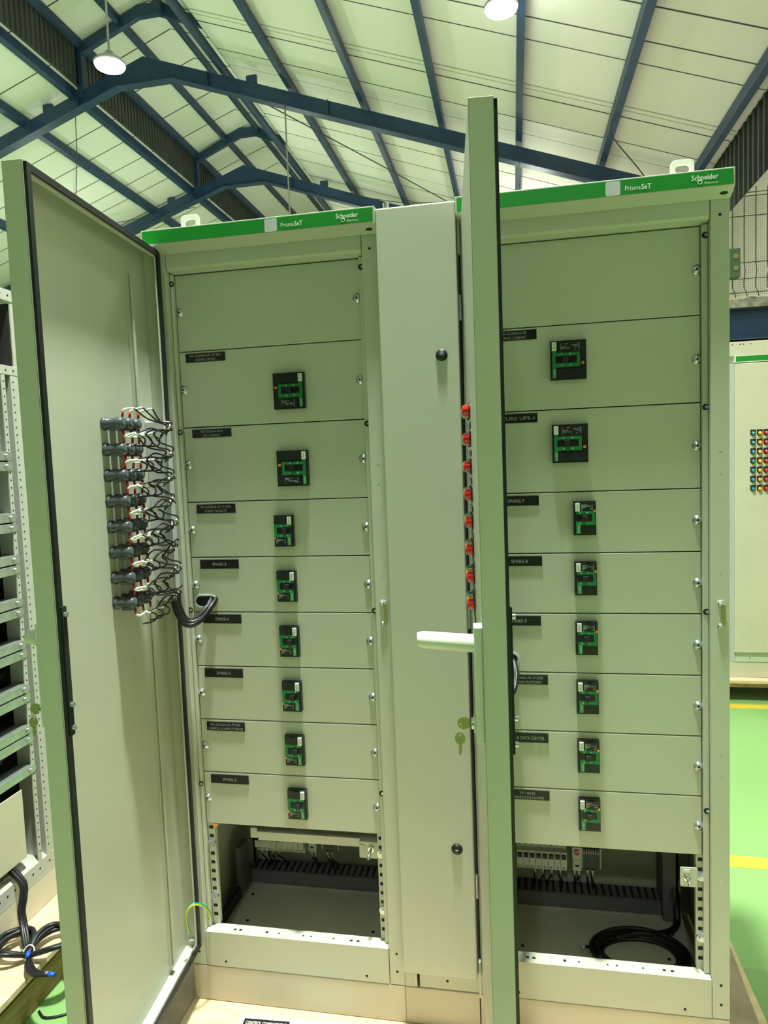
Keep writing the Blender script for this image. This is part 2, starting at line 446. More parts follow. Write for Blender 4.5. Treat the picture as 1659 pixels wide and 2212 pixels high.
rod('slack_cable', 'thin slack cable drooping from a purlin above the right cabinet', 'cable', [(2.45, 9.5, zr(2.45) - .18), (2.42, 9.3, 6.15), (2.75, 9.4, 5.75), (3.2, 10.0, 5.55), (3.75, 10.4, 5.65)], .009, 'wire_dark')

# ------------------------------------------------------------------ high bay lamps in view
def high_bay(x, y, z, ztop, label, ub=1.0):
    t = thing('high_bay_lamp', label, 'lamp', (x, y, z), 'round high bay lamps')
    b = MB(); b.lathe([(.20, .02), (.205, .05), (.17, .085), (.08, .12), (.05, .19), (.0, .19)], (x, y, z), (0, 0, 1), 'lamp_housing', 28); b.build('housing', t)
    b = MB(); b.lathe([(.0, -.012), (.12, -.010), (.185, .0), (.195, .02)], (x, y, z), (0, 0, 1), 'lamp_glow', 28); b.build('diffuser', t)
    b = MB(); b.tube([(x, y, z + .18), (x, y, ztop)], .014, 'wire_light', 6, 1); b.build('cord', t)
    lamp_light((x, y, z), 1.0, upw=ub)
high_bay(-4.26, 7.0, 6.83, zr(-4.26), 'lit round lamp hanging on a long cord in front of the ridge, upper left')
high_bay(.85, 7.0, 6.77, zr(.85), 'lit round lamp at the top edge, right of the picture centre', .35)

# ------------------------------------------------------------------ mezzanine edge at the right
t = thing('mezzanine_edge', 'blue steel beam carrying a rough concrete ledge behind the right-hand cabinets', 'beam', (3.0, 5.1, 2.45))
b = MB(); b.box(.6, XR - .02, 5.0, 5.10, 2.45, 2.72, 'beam_blue'); b.box(.6, XR - .02, 4.96, 5.14, 2.45, 2.465, 'beam_blue'); b.box(.6, XR - .02, 4.96, 5.14, 2.705, 2.72, 'beam_blue'); b.build('beam', t)
b = MB()
random.seed(3)
prof = []
N = 60
for i in range(N + 1):
    prof.append((.6 + (XR - .02 - .6) * i / N, 2.80 + random.uniform(-.012, .012)))
b.prism(prof + [(XR - .02, 2.72), (.6, 2.72)], 'y', 4.93, 5.9, 'concrete')
b.build('concrete_ledge', t)
t = thing('mesh_fence', 'bent wire mesh fence standing on the concrete ledge at the right', 'fence', (3.2, 5.0, 2.81))
b = MB()
x = .92
while x < XR - .04:
    b.tube([(x, 4.99, 3.76), (x, 5.0, 3.69), (x, 5.0, 3.12), (x, 4.97, 3.05), (x, 5.0, 2.98), (x, 5.0, 2.9), (x, 4.95, 2.86), (x + .008, 4.94, 2.81)], .0042, 'wire_dark', 6, 2); x += .095
b.build('upright_wires', t)
b = MB()
for z in (3.69, 3.52, 3.12, 2.98, 2.86, 3.72):
    b.cyl((.9, 5.0, z), (XR - .03, 5.0, z), .0035, 'wire_dark', 6)
b.build('cross_wires', t)
b = MB()
x = 1.9
while x < XR - .04:
    b.box(x - .0006, x + .0006, 5.009, 5.0105, 2.84, 3.68, 'wire_dark'); x += .016
z = 2.84
while z < 3.69:
    b.box(1.9, XR - .04, 5.009, 5.0105, z - .0006, z + .0006, 'wire_dark'); z += .016
b.build('fine_mesh', t)
t = thing('junction_box', 'small green electrical box on the mesh fence, half hidden by the right cabinet', 'box', (2.78, 4.94, 2.97))
b = MB(); b.box(2.70, 2.85, 4.88, 4.985, 2.97, 3.22, 'box_green'); b.build('box_body', t, .006)
for z in (3.15, 3.05):
    b = MB(); b.cyl((2.81, 4.88, z), (2.81, 4.868, z), .022, 'brass', 16); b.build('knob', t)

# ------------------------------------------------------------------ pallets
def pallet(name, label, x0, x1, y0, y1, mtop='plywood'):
    t = thing(name, label, 'pallet', ((x0 + x1) / 2, (y0 + y1) / 2, FZ))
    b = MB(); b.box(x0, x1, y0, y1, -.02, 0, mtop); b.build('plywood_top', t, .002)
    n = max(2, int((x1 - x0) / .5))
    for i in range(n):
        yy = y0 + .05 + (y1 - y0 - .2) * i / (n - 1)
        b = MB(); b.box(x0 + .01, x1 - .01, yy, yy + .09, -.06, -.02, 'timber'); b.build('plank', t)
    for i in range(3):
        xx = x0 + .03 + (x1 - x0 - .16) * i / 2
        b = MB(); b.box(xx, xx + .10, y0 + .04, y1 - .04, FZ, -.06, 'timber'); b.build('bearer', t)
    return t
pallet('pallet', 'plywood-topped pallet under the green-striped switchboard', -.36, 1.48, -1.05, .53)
pallet('pallet', 'plywood-topped pallet with timber edge under the open frame at the left', -1.75, -.59, -.9, 1.05)
pallet('pallet', 'wooden pallet under the far cabinet at the right edge', 2.0, 3.9, 2.93, 3.9)
# sheet of card at the right of the pallet top
b = MB(); b.prism([(1.36, -.3), (1.44, -.3), (1.475, .50), (1.37, .50)], 'z', .0005, .003, 'card'); tag(b.build('cardboard_sheet'), 'brown dusty cardboard strip on the pallet beside the right cabinet', 'cardboard')
b = MB(); b.prism([(-.32, -.5), (-.055, -.5), (-.055, .2), (-.32, .2)], 'z', .0005, .003, 'card'); tag(b.build('cardboard_sheet'), 'grey dusty cardboard under the lower hinge corner of the open left door', 'cardboard')
# control compartment card
t = thing('label_card', 'white card with black lettered tag lying on the plywood before the plinth', 'card', (.2, -.12, .001))
R = Matrix.Translation((.118, -.082, .0)) @ Matrix.Rotation(math.radians(2.5), 4, 'Z')
b = MB(R); b.box(-.014, .30, -.09, .012, .0008, .0016, 'white_plastic'); b.build('backing', t)
b = MB(R); b.box(0, .125, -.03, 0, .0016, .0046, 'label_black'); b.text('CONTROL COMPARTMENT', .0625, -.013, .011, 'white_print', y=.0048, width=.112, top=True, bold=True); b.build('tag', t)

# ================================================================== SWITCHBOARD
SEAMS = [2.0, 1.8, 1.6, 1.4, 1.25, 1.1, .95, .8, .65, .5]
def screw(b, x, z, y=0.0, r=.0085):
    b.lathe([(r + .003, 0), (r + .003, .0015), (r, .0015), (r * .95, .004), (r * .5, .006), (.0, .006)], (x, y, z), (0, -1, 0), 'zinc', 14)
    b.cyl((x, y - .0055, z), (x, y - .0064, z), r * .35, 'dark_hole', 6)
def hole(b, x, z, y, r=.0035, m='dark_hole'):
    b.cyl((x, y + .001, z), (x, y - .0004, z), r, m, 10)

PW = .497
def unit(ox, side, texts, u_angle, hinge, label, logo_x, lug_x):
    t = thing('switchboard_cabinet', label, 'cabinet', (ox + .25, .17, 0))
    P0, P1 = ox - .05, ox + .552
    # plinth
    b = MB(); b.box(P0, P1, -.03, .40, 0.001, .102, 'plinth_paint'); b.build('plinth', t, .002)
    # frame : posts, top beam, sill
    b = MB()
    for xa, xb in ((P0, ox - .01), (ox + .512, P1)):
        b.box(xa, xb, -.03, .03, .104, 2.058)
        b.box(xa, xb, .36, .40, .104, 2.058)
    b.prism([(-.03, 2.058), (-.03, 2.012), (-.026, 2.006), (-.002, 2.0015), (.03, 2.0015), (.03, 2.058)], 'x', ox - .0085, ox + .5105, 'paint')
    # door-stop returns on both sides of the plates
    b.box(ox - .009, ox - .0015, -.012, .012, .205, 2.0)
    b.box(ox + PW + .0015, ox + .511, -.012, .012, .205, 2.0)
    b.box(P0, P1, .03, .40, 2.03, 2.058)
    ps = ox + .532; pl = ox - .03
    for z in (2.012, 1.896, 1.851, 1.801, 1.751, 1.701, 1.487, 1.437, 1.204, 1.005, .769, .718, .504, .454, .404, .355, .191, .141):
        big = z > 2 or z < .2
        for xx in (ps, pl): hole(b, xx, z, -.03, .0034 if big else .0022, 'dark_hole' if big else 'base_grey')
    for z in (1.975, 1.588, 1.108, .62):
        for xx in (ox - .0052, ox + .5055):
            b.cyl((xx, -.011, z), (xx, -.0128, z), .0075, 'dark_hole', 12)
            b.cyl((xx + .002, -.0125, z), (xx + .002, -.0142, z), .004, 'zinc', 10)
    b.build('frame', t, .0012, 1)
    # sill
    b = MB()
    b.box(ox - .0085, ox + .5105, -.031, .008, .105, .203)
    for sx in (.072, .088, .405, .424): b.box(ox + sx - .004, ox + sx + .004, -.016, -.009, .2028, .2034, 'dark_hole')
    for sx in (.165, .20, .27, .292, .355): b.cyl((ox + sx, -.012, .2026), (ox + sx, -.012, .2034), .0028 if sx > .17 else .0045, 'dark_hole', 8)
    hole(b, ox + .048, .120, -.031); hole(b, ox + .449, .121, -.031)
    b.build('sill', t, .0015)
    # shell
    b = MB(); b.box(P0, P0 + .003, .03, .40, .104, 2.05); b.build('side_panel', t)
    b = MB(); b.box(P1 - .003, P1, .03, .40, .104, 2.05); b.build('side_panel', t)
    b = MB(); b.box(P0 + .003, P1 - .003, .397, .40, .104, 2.05); b.build('back_panel', t)
    b = MB(); b.box(ox - .02, ox + .52, .36, .372, .16, .55); b.build('mounting_plate', t)
    b = MB(); b.box(ox - .02, ox + .512, .03, .36, .145, .150, 'base_grey')
    b.box(ox + .05, ox + .46, .27, .274, .1505, .153, 'base_grey')
    for cx_, cy_ in ((.03, .22), (.47, .20), (.44, .10), (.06, .10)): b.cyl((ox + cx_, cy_, .150), (ox + cx_, cy_, .1512), .005, 'dark_hole', 8)
    b.build('floor_plate', t)
    # black strip standing in for the shaded gap along the left side
    b = MB(); b.box(ox - .012, ox + .0, .035, .27, .150, .185, 'rubber'); b.build('gap_strip', t)
    # roof with chamfered header
    b = MB()
    b.prism([(-.064, 2.100), (-.064, 2.062), (-.060, 2.060), (-.032, 2.046), (-.029, 2.046), (-.029, 2.0585), (.40, 2.0585), (.40, 2.100)], 'x', P0 - .004, P1 + .002, 'paint')
    b.add([(P1 - .016 + .0085 * math.cos(q), -.046 + .894 * .0045 * math.sin(q) - .0004, 2.053 - .447 * .0045 * math.sin(q) - .0010) for q in [2 * PI * i / 16 for i in range(16)]], [tuple(range(16))], 'dark_hole')
    b.build('roof', t, .0012)
    b = MB(); b.box(P0, P1 - .002, -.0652, -.064, 2.0645, 2.0965, 'green_strip')
    b.prism(rrect(ox + logo_x, 2.0795, .032, .031, .004), 'y', -.0662, -.0652, 'light_grey_plastic')
    b.text('Prisma', ox + logo_x + .026, 2.0775, .0105, 'white_print', y=-.0656, width=.033, align='l')
    b.text('SeT', ox + logo_x + .0605, 2.0778, .0112, 'white_print', y=-.0656, width=.021, align='l', bold=True)
    b.text('Schneider', ox + logo_x + .165, 2.084, .0112, 'white_print', y=-.0656, width=.055, align='l', bold=True)
    b.text('Electric', ox + logo_x + .192, 2.0715, .0052, 'white_print', y=-.0656, width=.028, align='l')
    # looped mark of the logo
    b.tube([(ox + logo_x + .186, -.0657, 2.0768), (ox + logo_x + .1795, -.0657, 2.0765), (ox + logo_x + .1785, -.0657, 2.0715), (ox + logo_x + .183, -.0657, 2.0695), (ox + logo_x + .1865, -.0657, 2.0725), (ox + logo_x + .1855, -.0657, 2.078)], .0008, 'white_print', 5, 4)
    b.build('header_strip', t)
    # lifting lug
    b = MB()
    b.ring(rrect(lug_x, 2.128, .052, .056, .012), rrect(lug_x, 2.134, .031, .020, .0098), 'y', .012, .018, 'white_plastic')
    b.build('lifting_lug', t, .001)
    b = MB(); b.ring(rrect(2 * (ox + .25) - lug_x, 2.128, .052, .056, .012), rrect(2 * (ox + .25) - lug_x, 2.134, .031, .020, .0098), 'y', .34, .346, 'white_plastic')
    if side == 'R': pass
    # front plates with name plates and screws
    for i in range(9):
        zt, zbm = SEAMS[i], SEAMS[i + 1]
        b = MB(); b.box(ox, ox + PW, 0, .016, zbm + .0012, zt - .0012)
        pl_ = b.build('front_plate', t, .0016)
        zc = (zt + zbm) / 2 if i else 1.903
        for xx in (.0075, .4895):
            sb = MB(); screw(sb, ox + xx, zc, 0.0); sb.build('screw', pl_)
        if i and texts[i - 1]:
            tx = texts[i - 1]
            if i == 1: za, zb_ = 1.771, 1.794
            elif i == 2: za, zb_ = 1.572, 1.594
            else: za, zb_ = zt - .0305, zt - .0065
            dx = (.019, .025, .025, .026, .025, .021, .018, .021)[i - 1] if side == 'L' else (.018, .016, .015, .020, .014, .028, .026, .026)[i - 1]
            nb = MB(); x0 = ox + dx; nb.box(x0, x0 + .110, -.003, 0, za, zb_, 'label_black')
            zm_ = (za + zb_) / 2
            if len(tx) == 1:
                nb.text(tx[0], x0 + .055, zm_, .0088, 'faint_print', y=-.0032, width=(.040 if len(tx[0]) < 9 else .008 * len(tx[0])) if len(tx[0]) < 13 else .09)
            else:
                nb.text(tx[0], x0 + .055, zm_ + .0052, .0066, 'faint_print', y=-.0032, width=min(.094, .0048 * len(tx[0])))
                nb.text(tx[1], x0 + .055, zm_ - .0058, .0066, 'faint_print', y=-.0032, width=min(.100, .0046 * len(tx[1])))
            nb.build('name_plate', pl_)
    # slotted mounting rails in the open bottom bay
    for xa, xb in ((ox + .0, ox + .020), (ox + .484, ox + .504)):
        b = MB(); b.box(xa, xb, .004, .02, .203, .499)
        z = .228
        while z < .49:
            b.box(xa + .004, xb - .004 if xa < ox + .2 else xb - .003, .0030, .0042, z, z + .009, 'dark_hole'); z += .0255
        rl = b.build('slotted_rail', t, .0008)
        for z in (.288, .445):
            bb = MB(); xm = (xa + xb) / 2
            bb.cyl((xm, .004, z), (xm, -.002, z), .0105, 'zinc', 14); bb.cyl((xm, -.002, z), (xm, -.009, z), .007, 'zinc', 6, smooth=False)
            bb.build('bolt', rl)
    # wiring duct with slotted top
    b = MB()
    b.box(ox + .0, ox + .47, .282, .344, .155, .192, 'duct_grey')
    b.box(ox + .0, ox + .47, .278, .282, .153, .194, 'duct_grey')
    x = ox + .008
    while x < ox + .465:
        b.box(x, x + .0075, .288, .343, .1918, .1924, 'dark_hole'); x += .0205
    b.build('wiring_duct', t, .001)
    if side == 'L':
        b = MB(); b.box(ox - .012, ox + .004, .20, .26, .155, .31, 'duct_grey'); b.build('wiring_duct', t, .001)
    else:
        b = MB(); b.box(ox + .455, ox + .490, .25, .34, .155, .48, 'duct_grey')
        z = .17
        while z < .47: b.box(ox + .4545, ox + .4552, .255, .335, z, z + .007, 'dark_hole'); z += .02
        b.build('wiring_duct', t, .001)
    # din rail
    b = MB(); zd = .322
    b.prism([(.345, zd - .0175), (.345, zd - .0125), (.352, zd - .0125), (.352, zd + .0125), (.345, zd + .0125), (.345, zd + .0175), (.3425, zd + .0175), (.3425, zd - .0175)], 'x', ox + .01, ox + .47, 'zinc')
    x = ox + .26
    while x < ox + .46: b.box(x, x + .018, .3515, .3521, zd - .003, zd + .003, 'dark_hole'); x += .028
    b.build('din_rail', t)
    # catch plate on the right post
    b = MB(); cx_ = ox + .532
    b.prism(rrect(cx_, 1.106, .016, .066, .005), 'y', -.0335, -.0302, 'paint'); b.box(cx_ + .002, cx_ + .010, -.036, -.0335, 1.083, 1.13, 'brass')
    for z in (1.080, 1.132): b.lathe([(.006, 0), (.005, .003), (.0, .004)], (cx_ - .002, -.0335, z), (0, -1, 0), 'zinc', 12)
    b.build('catch_plate', t)
    # ---------------- door, hinged at the left, standing open
    th = math.radians(u_angle)
    U = Vector((math.cos(th), -math.sin(th), 0)); V = Vector((math.sin(th), math.cos(th), 0))
    D = Matrix(((U.x, V.x, 0, hinge[0]), (U.y, V.y, 0, hinge[1]), (0, 0, 1, 0), (0, 0, 0, 1)))
    Wd, T, ZB, ZT = .556, .040, .160, 2.056
    b = MB(D)
    b.box(0, Wd, 0, .0018, ZB, ZT)
    b.box(0, .0018, 0, T, ZB, ZT); b.box(Wd - .0018, Wd, 0, T, ZB, ZT)
    b.box(0, Wd, 0, T, ZT - .0018, ZT); b.box(0, Wd, 0, T, ZB, ZB + .0018)
    FL = .024
    b.box(0, FL, T - .0018, T, ZB, ZT); b.box(Wd - FL, Wd, T - .0018, T, ZB, ZT)
    b.box(0, Wd, T - .0018, T, ZT - FL, ZT); b.box(0, Wd, T - .0018, T, ZB, ZB + FL)
    # inner lips that fold back towards the sheet
    b.box(Wd - FL - .0018, Wd - FL, .014, T, ZB + FL, ZT - FL)
    d = b.build('door', t, .0009, 1)
    b = MB(D)
    g = .013
    b.box(.003, .003 + g, T, T + .006, ZB + .003, ZT - .003, 'rubber'); b.box(Wd - .003 - g, Wd - .003, T, T + .006, ZB + .003, ZT - .003, 'rubber')
    b.box(.003, Wd - .003, T, T + .0058, ZT - .003 - g, ZT - .003, 'rubber'); b.box(.003, Wd - .003, T, T + .0058, ZB + .003, ZB + .003 + g, 'rubber')
    b.build('gasket', d)
    b = MB(D); b.box(.100, .103, .0018, .014, .19, 1.97); b.box(.103, .116, .011, .014, .19, 1.97); b.box(.113, .116, .0018, .014, .19, 1.97); b.build('stiffener', d)
    # wiring channel on the inside, hinge side
    b = MB(D); b.box(.026, .056, .0018, .058, 1.15, 1.615, 'light_grey_plastic'); b.build('wire_channel', d, .002)
    # pilot lights : 8 rows x 3
    cols = ((.263, 'red_lens'), (.225, 'yellow_lens'), (.187, 'blue_lens'))
    for r_ in range(8):
        z = (1.600 - .0588 * r_) if side == 'L' else (1.588 - .0572 * r_)
        for u, lens in cols:
            b = MB(D)
            b.lathe([(.0145, 0), (.0145, -.003), (.0125, -.004), (.0120, -.012), (.010, -.015), (.006, -.0165), (.0, -.017)], (u, 0, z), (0, 1, 0), lens, 18)
            b.lathe([(.0165, 0), (.0165, -.0028), (.0140, -.0035)], (u, 0, z), (0, 1, 0), 'black_plastic', 18)
            b.lathe([(.0150, .0018), (.0150, .010), (.0125, .011), (.0125, .034), (.0138, .035), (.0138, .046), (.010, .052), (.0, .052)], (u, .0, z), (0, 1, 0), 'body_grey', 18)
            b.box(u - .010, u + .010, .022, .046, z - .016, z - .009, 'body_grey')
            b.build('pilot_light', d)
        # wires of one row : sleeves and conductors running to the channel
        b = MB(D)
        rnd = random.Random(31 * r_ + (0 if side == 'L' else 7))
        for k, (u, _) in enumerate(cols):
            e = Vector((.108 - .018 * k, .072 + rnd.uniform(-.004, .006), z - .016 + .004 * k + rnd.uniform(-.004, .004)))
            for sgn in (1, -1):
                uu = u - .004 + rnd.uniform(-.003, .003)
                za = z + sgn * .014
                b.tube([(uu, .046, za), (uu, .047, za + sgn * .013)], .0032, 'red_sleeve', 6, 1)
                m1 = Vector((uu - .014, .068 + .004 * k, za + sgn * (.021 if sgn > 0 else .012) + rnd.uniform(-.004, .004)))
                b.tube([(uu, .047, za + sgn * .013), (uu - .004, .054, za + sgn * .018), m1], .0027, 'white_sleeve', 6, 3)
                m2 = Vector((uu - .045, .080 + rnd.uniform(-.004, .012), z + sgn * .012 + rnd.uniform(-.010, .010)))
                m3 = Vector((e.x + .014, .084 + rnd.uniform(-.004, .004), e.z + sgn * .010 + .004))
                b.tube([m1, m2, m3, e, Vector((e.x - .018, .056, e.z - .012 + rnd.uniform(-.008, .004)))], .0020, 'cable_black', 5, 4)
            b.tube([e + Vector((.012, .008, .006)), e, e + Vector((-.004, -.003, -.004))], .0034, 'white_sleeve', 6, 2)
            # link to the row below
            b.tube([(u - .014, .066, z - .024), (u - .030 + rnd.uniform(-.006, .006), .082, z - .034), (u - .034, .078, z - .050), (u - .010, .060, z - .052)], .0019, 'cable_black', 5, 4)
            b.tube([(u - .014, .066, z - .024), (u - .022, .074, z - .029)], .0027, 'white_sleeve', 6, 1)
        if side == 'R':      # here the looms stay behind the door rim
            Di = D.inverted()
            for q_ in range(len(b.v)):
                lp_ = Di @ b.v[q_]
                if lp_.y > .044: lp_.y = .044 + (lp_.y - .044) * .12
                b.v[q_] = D @ lp_
        b.build('wire_loom', d)
        # engraved plate under the row, on the outside
        b = MB(D); b.box(.175, .285, -.002, 0, z - .036, z - .024, 'label_black'); b.build('name_plate', d)
    # swing handle
    b = MB(D); uh = Wd - .030
    b.box(uh - .017, uh + .017, -.014, 0, 1.005, 1.207, 'white_plastic')
    b.box(uh - .011, uh + .011, -.018, -.014, 1.02, 1.05, 'white_plastic')
    LV = .100 if side == 'R' else .030
    lp = [(.017 * math.cos(2 * PI * k / 16), .0155 * math.sin(2 * PI * k / 16)) for k in range(16)]
    b.cyl((uh, -.018, 1.035), (uh, -.022, 1.035), .010, 'zinc', 16)
    b.build('handle', d, .0025)
    b = MB(D)
    b.add([(uh + a, -.010, 1.175 + c) for a, c in lp] + [(uh + a * .95, -LV, 1.175 + LV * .08 + c * .95) for a, c in lp] + [(uh + a * .75, -LV - .010, 1.176 + LV * .08 + c * .75) for a, c in lp],
          [tuple(range(16))] + [(i, (i + 1) % 16, 16 + (i + 1) % 16, 16 + i) for i in range(16)] + [(16 + i, 16 + (i + 1) % 16, 32 + (i + 1) % 16, 32 + i) for i in range(16)] + [tuple(range(47, 31, -1))], 'white_plastic', True)
    b.build('handle_lever', d)
    # lock rod hardware on the inside of the free edge
    b = MB(D); b.box(Wd - .020, Wd - .006, T, T + .010, .99, 1.24, 'dark_hole')
    for z in (1.005, 1.05, 1.225): b.cyl((Wd - .013, T + .010, z), (Wd - .013, T + .016, z), .005, 'zinc', 10)
    b.build('lock_bar', d)
    for z in (.40, 1.10, 1.85):
        b = MB(); hx = hinge[0] - .004; b.cyl((hx - .004, hinge[1] + .0, z - .03), (hx - .004, hinge[1] + .0, z + .03), .006, 'zinc', 10); b.build('hinge', t)
    return t, d, D

LT = [['PA-25206A-01-P1201', 'ADMIN OFFICE'], ['NA-25206A-01A', 'UPS CABINET'], ['PA-25206A-01-P1205', 'X-RAY FACILITY'], ['SPARE-3'], ['SPARE-4'], ['SPARE-5'], ['PA-25206A-01-P1209', 'CHEMICAL & SAMPLE STORAGE'], ['SPARE-6']]
RT = [['NA-25206A-01B', 'BYPASS CABINET'], ['FUTURE UPS-1'], ['SPARE-7'], ['SPARE-8'], ['SPARE-9'], ['PA-25206A-01-P1208', 'SAMPLING PLATFORM'], ['DOC & DATA CENTER'], ['TP 10045', 'PARKING FACILITIES']]
LU, LD, LM = unit(0.0, 'L', LT, 85.8, (-.066, -.037), 'left beige switchboard cabinet with door open to the left, plates ADMIN OFFICE to SPARE-6', .294, .046)
RU, RD, RM = unit(.80, 'R', RT, 84.6, (.7565, -.037), 'right beige switchboard cabinet with door swung toward the camera, plates BYPASS CABINET to FACILITIES', .299, 1.263)

# ---------------- narrow duct cabinet between them
t = thing('cable_duct_cabinet', 'narrow closed beige duct cabinet with two round black locks between the open doors', 'cabinet', (.65, .17, 0))
b = MB(); b.box(.5525, .7475, -.03, .40, .001, .102, 'plinth_paint'); b.build('plinth', t, .002)
b = MB(); b.box(.5525, .5745, -.03, .40, .104, 2.058); b.box(.7205, .7475, -.012, .40, .104, 2.058); b.box(.5745, .7205, -.03, .03, 2.0, 2.058); b.box(.5745, .7205, .38, .40, .104, 2.058)
b.box(.574, .585, -.0305, -.03, .105, .160); b.box(.592, .7475, -.0312, .02, .107, .160)
hole(b, .665, .130, -.0312)
b.box(.5535, .5545, -.0306, -.03, .104, 1.0, 'base_grey')
b.build('frame', t, .001, 1)
b = MB(); b.box(.556, .745, -.031, .40, 2.0585, 2.092); b.build('roof', t, .001)
b = MB(); b.box(.5545, .7455, -.060, -.0322, .163, 2.094); dd = b.build('door', t, .004, 3)
for z in (1.739, .509):
    b = MB(); b.lathe([(.0125, 0), (.0125, .004), (.0105, .006), (.0, .006)], (.7035, -.060, z), (0, -1, 0), 'black_plastic', 24)
    b.lathe([(.0145, 0), (.0140, .0018), (.0, .0018)], (.7035, -.060, z), (0, -1, 0), 'rubber', 24)
    b.box(.700, .707, -.0665, -.066, z - .001, z + .001, 'zinc'); b.build('lock', dd)
b = MB(); b.box(.7480, .7530, -.030, .02, .20, 1.975, 'rubber'); b.box(.7480, .7530, -.045, .02, 1.975, 2.05); b.box(.7480, .7530, -.045, .02, .104, .20); b.build('joint_gap', t)  # black strip stands in for shade in the gap, painted blocks at its ends
b = MB(); b.cyl((.575, -.02, 2.096), (.575, -.02, 2.103), .016, 'zinc', 6, smooth=False); b.cyl((.575, -.02, 2.103), (.575, -.02, 2.118), .008, 'zinc', 12); b.build('roof_bolt', t)
b = MB(); b.box(.586, .606, -.034, -.0312, .147, .161, 'breaker_green'); b.cyl((.596, -.034, .153), (.596, -.036, .153), .004, 'zinc', 10); b.build('hinge_clip', t)

# ---------------- moulded case breakers
def marks(b, x0, x1, z0, z1, y, rnd):
    n = 5
    for k in range(n):
        z = z0 + (z1 - z0) * (k + .5) / n
        x = x0
        while x < x1:
            w = rnd.uniform(.004, .014)
            if rnd.random() < .72: b.box(x, min(x + w, x1), y - .0003, y, z - .0006, z + .0006, 'faint_print')
            x += w + rnd.uniform(.001, .004)
    b.box(x0, x0 + .0006, y - .0003, y, z0, z1, 'faint_print'); b.box(x1 - .0006, x1, y - .0003, y, z0, z1, 'faint_print')
def breaker_proto(big, flip):
    # built around its centre at the origin, facing -y; flip = turned by half a turn
    w, h = (.083, .092) if big else (.052, .082)
    sgn = -1 if flip else 1
    F = .018
    t = thing('circuit_breaker', 'proto', 'circuit breaker', (0, 0, 0))
    rnd = random.Random(5)
    b = MB()
    b.box(-w / 2, w / 2, -F + .004, 0, -h / 2, h / 2, 'black_plastic')
    cw = .010 if big else .011
    X = lambda a: sgn * a
    # raised dark covers above and below
    b.box(X(-w / 2 + .004), X(w / 2 - .015), -F, -F + .004, sgn * .021 if big else sgn * .017, sgn * (h / 2 - .003), 'black_plastic')
    b.box(X(-w / 2 + .004), X(w / 2 - .018), -F, -F + .004, -sgn * (h / 2 - .003), -sgn * .017, 'black_plastic')
    if flip: marks(b, (-w / 2 + .024 if big else -w / 2 + .018), w / 2 - (.016 if big else .008), h / 2 - (.024 if big else .023), h / 2 - .007, -F, rnd)
    else: marks(b, -w / 2 + (.022 if big else .006), w / 2 - (.026 if big else .020), -h / 2 + .007, -h / 2 + .022, -F, rnd)
    b.build('case', t, .0012)
    g = MB(); y0, y1 = -F - .0006, -F + .0042
    zc0, zc1 = -.017, .017
    if big:
        xl, xr = X(-w / 2 + .015), X(w / 2 - .004)
        g.box(xl, xr, y0, y1, .0095, zc1, 'breaker_green'); g.box(xl, xr, y0, y1, zc0, -.0075, 'breaker_green')
        g.box(xl, X(-w / 2 + .022), y0, y1, -.0075, .0095, 'breaker_green'); g.box(X(w / 2 - .0115), xr, y0, y1, -.0075, .0095, 'breaker_green')
        sl = (X(-w / 2 + .022), X(w / 2 - .0115), -.0075, .0095)
        colx0, colx1 = X(w / 2 - .013), xr
    else:
        xl, xr = X(-w / 2 + .002), X(w / 2 - .005)
        g.box(xl, xr, y0, y1, .010, .0175, 'breaker_green'); g.box(xl, xr, y0, y1, -.0165, -.0075, 'breaker_green')
        g.box(xl, X(-w / 2 + .009), y0, y1, -.0075, .010, 'breaker_green')
        sl = (X(-w / 2 + .009), X(w / 2 - .002), -.0075, .010)
        colx0, colx1 = X(w / 2 - .016), xr
    # green column runs down to the brand name
    g.box(colx0, colx1, y0, y1, -h / 2 + .004, -.017 if big else -.0165, 'breaker_green')
    g.text('ComPacT', (colx0 + colx1) / 2, -h / 2 + .0155, .0055, 'white_print', y=y0 - .0002, width=.020, rot=PI / 2)
    if big: g.box(colx0, colx1, y0, y1, zc1, h / 2 - .024, 'breaker_green')
    for mx in (.3, .7):
        xx = sl[0] + (sl[1] - sl[0]) * mx
        for zz in (.0135, -.012): g.box(xx - .001, xx + .001, y0 - .0003, y0, zz - .0015, zz + .0015, 'white_print')
    g.build('escutcheon', t)
    k = MB()
    x0, x1 = min(sl[0], sl[1]), max(sl[0], sl[1])
    k.box(x0, x1, -F - .0002, -F + .004, sl[2], sl[3], 'label_black')
    xm = x0 + (x1 - x0) * (.45 if big else .55)
    k.box(xm - .0065, xm + .0065, -F - .012, -F, -.0055, .0075, 'black_plastic')
    k.build('toggle', t, .0012)
    s = MB(); sxc = (w / 2 - .0088) * sgn
    s.box(sxc - .0052, sxc + .0052, -F - .0014, -F + .004, h / 2 - .024, h / 2 - .0035, 'sticker')
    for zz in (.008, .014, .018): s.box(sxc - .002, sxc + .002, -F - .0017, -F - .0014, h / 2 - zz - .0012, h / 2 - zz + .0012, 'faint_print')
    s.build('sticker', t)
    o = MB()
    if big: o.cyl((X(-w / 2 + .0085), -F + .004, .009 * sgn), (X(-w / 2 + .0085), -F - .002, .009 * sgn), .0036, 'orange_button', 12)
    else: o.cyl((X(-w / 2 + .0035), -F + .004, -.0185 if not flip else .0175), (X(-w / 2 + .0035), -F - .002, -.0185 if not flip else .0175), .0026, 'orange_button', 12)
    o.build('trip_button', t)
    return t
def copy_tree(o, loc, label):
    r = o.copy(); COL.objects.link(r); r.location = loc; r['label'] = label
    for ch in list(o.children):
        c = ch.copy(); COL.objects.link(c); c.parent = r
        for g in list(ch.children):
            e = g.copy(); COL.objects.link(e); e.parent = c
    return r
